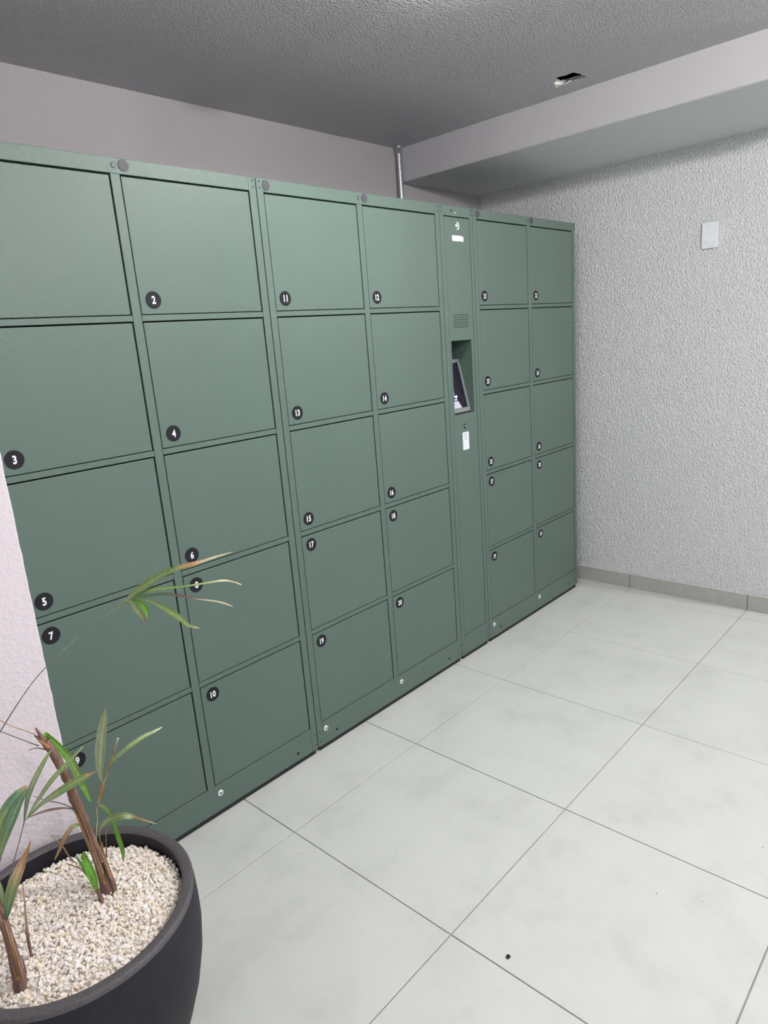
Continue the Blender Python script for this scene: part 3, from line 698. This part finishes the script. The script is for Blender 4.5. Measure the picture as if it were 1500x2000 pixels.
 ["A","twig","tube",[[-1.0728,-0.4305,0.7528],[-1.0579,-0.4389,0.7534],[-1.043,-0.4473,0.7441]],[0.0005,0.001,0.0015],[[0.38,0.27,0.24],[0.38,0.27,0.24]]],
 ["B","stem","tube",[[-1.2093,-0.5802,0.3948],[-1.209,-0.5805,0.4058],[-1.2083,-0.5812,0.4696],[-1.2092,-0.5803,0.5204],[-1.2106,-0.5788,0.5603],[-1.211,-0.5784,0.5898],[-1.2104,-0.579,0.6274]],[0.0121,0.0117,0.0092,0.0082,0.0077,0.0067,0.0054],[[0.38,0.27,0.24],[0.38,0.27,0.24]]],
 ["B","stem_sheath","tube",[[-1.2132,-0.5892,0.4232],[-1.2133,-0.589,0.4757],[-1.2137,-0.5886,0.5249],[-1.2145,-0.5877,0.5623]],[0.0037,0.0037,0.0027,0.0013],[[0.5,0.34,0.2],[0.38,0.27,0.24],[0.6,0.47,0.35]]],
 ["B","leaf","leaf",[[-1.2071,-0.5824,0.5434],[-1.2054,-0.5891,0.5553],[-1.1972,-0.6026,0.5926],[-1.1874,-0.6177,0.6286],[-1.1722,-0.6191,0.653],[-1.1583,-0.6193,0.674],[-1.1487,-0.6148,0.6863]],[0.0023,0.0045,0.0103,0.0106,0.008,0.0036,0.0004],[[0.27,0.37,0.26],[0.27,0.37,0.26],[0.39,0.48,0.25],[0.6,0.47,0.35],[0.5,0.34,0.2],[0.5,0.34,0.2]]],
 ["B","leaf","leaf",[[-1.2095,-0.58,0.5404],[-1.2066,-0.583,0.5729],[-1.2026,-0.5873,0.6049],[-1.2031,-0.5867,0.6307]],[0.0018,0.0045,0.004,0.0009],[[0.47,0.53,0.37],[0.47,0.53,0.37]]],
 ["B","leaf","leaf",[[-1.211,-0.5784,0.6317],[-1.2029,-0.6043,0.6986],[-1.1895,-0.6242,0.7505],[-1.1693,-0.628,0.7777],[-1.1522,-0.6286,0.7906],[-1.1379,-0.6262,0.7951]],[0.0045,0.0104,0.0112,0.0103,0.0074,0.0013],[[0.27,0.37,0.26],[0.27,0.37,0.26],[0.39,0.48,0.25],[0.27,0.37,0.26],[0.27,0.37,0.26],[0.5,0.34,0.2]]],
 ["B","leaf","leaf",[[-1.2073,-0.5822,0.6312],[-1.1984,-0.6177,0.6944],[-1.1861,-0.6423,0.7422],[-1.1698,-0.642,0.7665],[-1.1546,-0.6347,0.7808],[-1.1387,-0.6254,0.7892]],[0.0027,0.0056,0.0081,0.0086,0.0065,0.0018],[[0.27,0.37,0.26],[0.39,0.48,0.25],[0.27,0.37,0.26],[0.27,0.37,0.26],[0.27,0.37,0.26]]],
 ["B","petiole","tube",[[-1.2133,-0.576,0.7927],[-1.1845,-0.6062,0.8655],[-1.1601,-0.6319,0.9121],[-1.1328,-0.6606,0.961],[-1.1003,-0.6657,0.9931],[-1.0653,-0.6735,1.0193],[-1.0336,-0.6778,1.0385],[-1.0133,-0.6991,1.0583],[-0.99,-0.7236,1.0795],[-0.9684,-0.7463,1.0979]],[0.0017,0.0013,0.0011,0.001,0.0009,0.0009,0.0009,0.0009,0.0009,0.0013],[[0.36,0.33,0.31],[0.36,0.33,0.31],[0.47,0.53,0.37]]],
 ["B","petiole","tube",[[-1.2112,-0.5782,0.6221],[-1.2107,-0.5787,0.7113],[-1.2133,-0.576,0.7927]],[0.004,0.0026,0.0017],[[0.38,0.27,0.24],[0.36,0.33,0.31]]],
 ["B","leaf","leaf",[[-0.9683,-0.7464,1.0988],[-0.9568,-0.7682,1.1165],[-0.9456,-0.7896,1.1309],[-0.9324,-0.8132,1.1466],[-0.9209,-0.8349,1.1559],[-0.9129,-0.8433,1.1595],[-0.8943,-0.8532,1.1616],[-0.8804,-0.8581,1.1628],[-0.8613,-0.8685,1.1666],[-0.838,-0.8833,1.1708]],[0.0021,0.0051,0.0075,0.0062,0.0049,0.0041,0.0037,0.0025,0.0017,0.0004],[[0.47,0.53,0.37],[0.39,0.48,0.25],[0.39,0.48,0.25],[0.39,0.48,0.25],[0.39,0.48,0.25],[0.5,0.34,0.2],[0.6,0.47,0.35],[0.7,0.66,0.52],[0.7,0.66,0.52]]],
 ["B","leaf","leaf",[[-0.9683,-0.7464,1.0988],[-0.9495,-0.7662,1.1092],[-0.9334,-0.783,1.1163],[-0.9128,-0.8047,1.1174],[-0.8925,-0.8261,1.1186],[-0.8686,-0.8367,1.1175],[-0.8425,-0.8496,1.1164],[-0.825,-0.8535,1.1095],[-0.8098,-0.8549,1.0993]],[0.0017,0.0034,0.003,0.0021,0.0017,0.0017,0.0017,0.0013,0.0009],[[0.47,0.53,0.37],[0.27,0.37,0.26],[0.39,0.48,0.25],[0.39,0.48,0.25],[0.39,0.48,0.25],[0.39,0.48,0.25],[0.7,0.66,0.52],[0.6,0.47,0.35],[0.7,0.66,0.52]]],
 ["B","leaf","leaf",[[-0.9678,-0.7469,1.0978],[-0.9493,-0.7809,1.1088],[-0.9337,-0.8118,1.1146],[-0.9268,-0.8335,1.1159],[-0.9186,-0.8567,1.1147],[-0.9067,-0.8728,1.1097],[-0.891,-0.8929,1.1055],[-0.881,-0.9071,1.1012],[-0.8734,-0.9186,1.0951]],[0.0017,0.0029,0.0025,0.0021,0.0016,0.0012,0.0012,0.0016,0.0004],[[0.47,0.53,0.37],[0.27,0.37,0.26],[0.27,0.37,0.26],[0.38,0.27,0.24],[0.38,0.27,0.24],[0.7,0.66,0.52],[0.7,0.66,0.52],[0.7,0.66,0.52]]],
 ["B","leaf","leaf",[[-0.9672,-0.7475,1.0977],[-0.9587,-0.7772,1.1056],[-0.9536,-0.8033,1.1088],[-0.9488,-0.8291,1.1035],[-0.9437,-0.851,1.0961],[-0.9377,-0.8697,1.086],[-0.9355,-0.8845,1.0782],[-0.9289,-0.9038,1.0753]],[0.0017,0.0017,0.0021,0.0033,0.0049,0.0048,0.0032,0.0008],[[0.7,0.66,0.52],[0.47,0.53,0.37],[0.39,0.48,0.25],[0.39,0.48,0.25],[0.39,0.48,0.25],[0.39,0.48,0.25],[0.7,0.66,0.52]]],
 ["B","leaf","leaf",[[-0.9666,-0.7482,1.0977],[-0.9662,-0.7777,1.1056],[-0.9666,-0.8063,1.1065],[-0.9701,-0.8243,1.0995],[-0.9772,-0.8387,1.094]],[0.0021,0.0042,0.0057,0.0041,0.0012],[[0.39,0.48,0.25],[0.3,0.52,0.14],[0.3,0.52,0.14],[0.39,0.48,0.25]]],
 ["B","leaf","leaf",[[-0.9666,-0.7482,1.0977],[-0.9719,-0.7789,1.1069],[-0.9793,-0.8073,1.1064],[-0.9832,-0.8322,1.0999],[-0.9889,-0.8553,1.094]],[0.0021,0.0029,0.0041,0.0036,0.0008],[[0.39,0.48,0.25],[0.39,0.48,0.25],[0.39,0.48,0.25],[0.38,0.27,0.24]]],
 ["C","stem","tube",[[-1.0207,-0.514,0.3916],[-1.022,-0.5127,0.3995],[-1.0228,-0.5118,0.4124],[-1.0265,-0.508,0.4308]],[0.0037,0.0043,0.0043,0.0032],[[0.38,0.27,0.24],[0.38,0.27,0.24]]],
 ["C","leaf","leaf",[[-1.0253,-0.5092,0.4204],[-1.0266,-0.5079,0.4299],[-1.0272,-0.5072,0.4588],[-1.0281,-0.4976,0.483],[-1.0271,-0.4812,0.4949],[-1.0242,-0.4669,0.4991]],[0.0016,0.0037,0.0095,0.0084,0.0074,0.0037],[[0.3,0.52,0.14],[0.3,0.52,0.14],[0.3,0.52,0.14],[0.3,0.52,0.14]]],
 ["C","leaf","leaf",[[-1.0278,-0.5066,0.4361],[-1.0328,-0.5013,0.4662],[-1.0359,-0.4836,0.4838],[-1.036,-0.4544,0.4935]],[0.0021,0.0042,0.0032,0.0011],[[0.27,0.37,0.26],[0.3,0.52,0.14],[0.27,0.37,0.26]]],
 ["C","twig","tube",[[-1.0275,-0.5069,0.4386],[-1.0382,-0.4908,0.4752],[-1.0452,-0.4786,0.4835],[-1.0576,-0.4608,0.4926]],[0.0016,0.0016,0.0011,0.0011],[[0.38,0.27,0.24],[0.5,0.34,0.2]]],
 ["D","stem","tube",[[-1.1735,-0.5385,0.3984],[-1.173,-0.539,0.4056],[-1.1724,-0.5397,0.433],[-1.1707,-0.5414,0.4611],[-1.1651,-0.5473,0.5243],[-1.1615,-0.5511,0.572]],[0.0019,0.0024,0.0029,0.0029,0.0014,0.0009],[[0.38,0.27,0.24],[0.38,0.27,0.24],[0.38,0.27,0.24],[0.6,0.47,0.35],[0.6,0.47,0.35]]],
 ["D","twig","tube",[[-1.1934,-0.5688,0.3996],[-1.1937,-0.5685,0.4114],[-1.1938,-0.5684,0.429],[-1.1941,-0.568,0.4453]],[0.0014,0.0014,0.0014,0.0007],[[0.38,0.27,0.24],[0.36,0.33,0.31]]],
]

def lerp_list(L, t):
    p = t * (len(L) - 1); i = min(int(p), len(L) - 2) if len(L) > 1 else 0
    if len(L) == 1: return L[0]
    f = p - i
    return [a + (b - a) * f for a, b in zip(L[i], L[i + 1])]
def smooth_line(P, W, sub):
    out = []
    n = len(P)
    for i in range(n - 1):
        p0, p1, p2, p3 = P[max(i - 1, 0)], P[i], P[i + 1], P[min(i + 2, n - 1)]
        for s in range(sub):
            t = s / sub
            c = 0.5 * ((2 * p1) + (p2 - p0) * t + (2 * p0 - 5 * p1 + 4 * p2 - p3) * t * t + (3 * p1 - p0 - 3 * p2 + p3) * t ** 3)
            out.append((c, W[i] + (W[i + 1] - W[i]) * t))
    out.append((P[-1], W[-1]))
    return out
def set_cols(me, cols_per_vert):
    ca = me.color_attributes.new('Col', 'FLOAT_COLOR', 'POINT')
    for i, c in enumerate(cols_per_vert): ca.data[i].color = (c[0], c[1], c[2], 1)
def lin(c): return [1.25 * x ** 1.75 for x in c]
VIEW = Vector((-0.72, -0.69, 0.0))
def leaf_mesh(name, P, W, cols):
    L = smooth_line([Vector(p) for p in P], W, 4)
    verts, faces, vc = [], [], []
    n = len(L)
    fold = random.uniform(0.18, 0.34)
    for i, (c, w) in enumerate(L):
        tg = (L[min(i + 1, n - 1)][0] - L[max(i - 1, 0)][0]).normalized()
        nrm = (VIEW + Vector((0, 0, 0.55))).normalized()
        side = tg.cross(nrm)
        if side.length < 1e-3: side = tg.cross(Vector((0, 0, 1)))
        side.normalize(); up = side.cross(tg).normalized()
        w = max(w, 0.0004)
        th = 0.00035
        col = lin(lerp_list(cols, i / (n - 1)))
        e = w * 0.96
        top_ = [c - side * e + up * w * fold, c - side * w * 0.5 + up * w * fold * 0.45, c, c + side * w * 0.5 + up * w * fold * 0.45, c + side * e + up * w * fold]
        verts += top_ + [v - up * th for v in top_]
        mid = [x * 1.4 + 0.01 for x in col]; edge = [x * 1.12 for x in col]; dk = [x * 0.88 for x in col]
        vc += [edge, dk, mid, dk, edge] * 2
    for i in range(n - 1):
        a, b = i * 10, (i + 1) * 10
        for k in range(4):
            faces.append((a + k, a + k + 1, b + k + 1, b + k))
            faces.append((a + 5 + k, b + 5 + k, b + 6 + k, a + 6 + k))
    me = bpy.data.meshes.new(name); me.from_pydata([tuple(v) for v in verts], [], faces); me.update()
    for p in me.polygons: p.use_smooth = True
    set_cols(me, vc)
    return me
def tube_mesh(name, P, W, cols, rough=0.0):
    L = smooth_line([Vector(p) for p in P], W, 5)
    verts, faces, vc = [], [], []
    n = len(L); S = 10 if max(W) > 0.004 else 6
    for i, (c, w) in enumerate(L):
        tg = (L[min(i + 1, n - 1)][0] - L[max(i - 1, 0)][0]).normalized()
        a = tg.orthogonal().normalized() if i == 0 else (a0 - tg * a0.dot(tg)).normalized()
        a0 = a; b = tg.cross(a)
        col = lin(lerp_list(cols, i / (n - 1)))
        for k in range(S):
            t = 2 * math.pi * k / S
            rr = max(w, 0.0005) * (1 + rough * noise.noise(Vector((k * 1.7, i * 0.9, w * 900))))
            verts.append(tuple(c + (a * math.cos(t) + b * math.sin(t)) * rr))
            f = 1 + 0.5 * rough * 3 * noise.noise(Vector((k * 2.3, i * 0.35, 7)))
            vc.append([x * f for x in col])
    for i in range(n - 1):
        for k in range(S):
            faces.append((i * S + k, i * S + (k + 1) % S, (i + 1) * S + (k + 1) % S, (i + 1) * S + k))
    faces.append(tuple(range(S))); faces.append(tuple((n - 1) * S + k for k in range(S - 1, -1, -1)))
    me = bpy.data.meshes.new(name); me.from_pydata(verts, [], faces); me.update()
    for p in me.polygons: p.use_smooth = True
    set_cols(me, vc)
    return me
ROOTS = {}
for key, nm, label, p in (('A', 'palm_plant', 'thin palm with a bare broken brown stem in the middle of the gravel', (-0.998, -0.494, 0.402)),
                          ('B', 'palm_plant', 'palm at the picture edge with dark folded leaves and one long arching frond', (-1.211, -0.578, 0.402)),
                          ('C', 'palm_seedling', 'short bright green palm shoot at the foot of the bare stem', (-1.015, -0.513, 0.402)),
                          ('D', 'palm_sprout', 'leafless reddish brown sprout rising from the gravel near the edge palm', (-1.17, -0.55, 0.402))):
    ROOTS[key] = thing(nm, label, 'plant', p)
for (key, name, kind, P, W, cols) in PLANTS:
    root = ROOTS[key]
    me = leaf_mesh(name, P, W, cols) if kind == 'leaf' else tube_mesh(name, P, W, cols, 0.22 if name in ('stem', 'shoot', 'stem_sheath') else 0.0)
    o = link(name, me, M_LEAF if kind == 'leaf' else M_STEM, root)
    o.matrix_parent_inverse = Matrix.Translation(-root.location)

# ------------------------------------------------------------------ crumb on the floor
bm = bmesh.new(); bmesh.ops.create_icosphere(bm, subdivisions=2, radius=1.0)
for v in bm.verts:
    k = 1 + 0.45 * noise.noise(v.co * 1.6)
    v.co = Vector((v.co.x * 0.0062 * k, v.co.y * 0.0048 * k, 0.0034 + v.co.z * 0.0036 * k))
tag(obj('debris_crumb', bm, M_DEBRIS, None, True, (-0.308, -1.03, 0)), 'tiny black crumb lying on the pale floor tiles', 'debris')

# a few specks of dust, too many and too small to tell apart
bm = bmesh.new()
rs = random.Random(5)
for k in range(70):
    x, y = rs.uniform(-0.9, 1.9), rs.uniform(-2.0, -0.1)
    r = rs.choice((0.0008, 0.0010, 0.0013, 0.0018))
    m = Matrix.Translation((x, y, r * 0.4 + 0.0004)) @ Matrix.Diagonal((r * rs.uniform(0.8, 1.6), r, r * 0.5, 1))
    bmesh.ops.create_icosphere(bm, subdivisions=1, radius=1.0, matrix=m)
du = obj('dust', bm, M_DUST)
du['kind'] = 'stuff'; tag(du, 'tiny grey dust specks scattered over the floor tiles', 'dust')
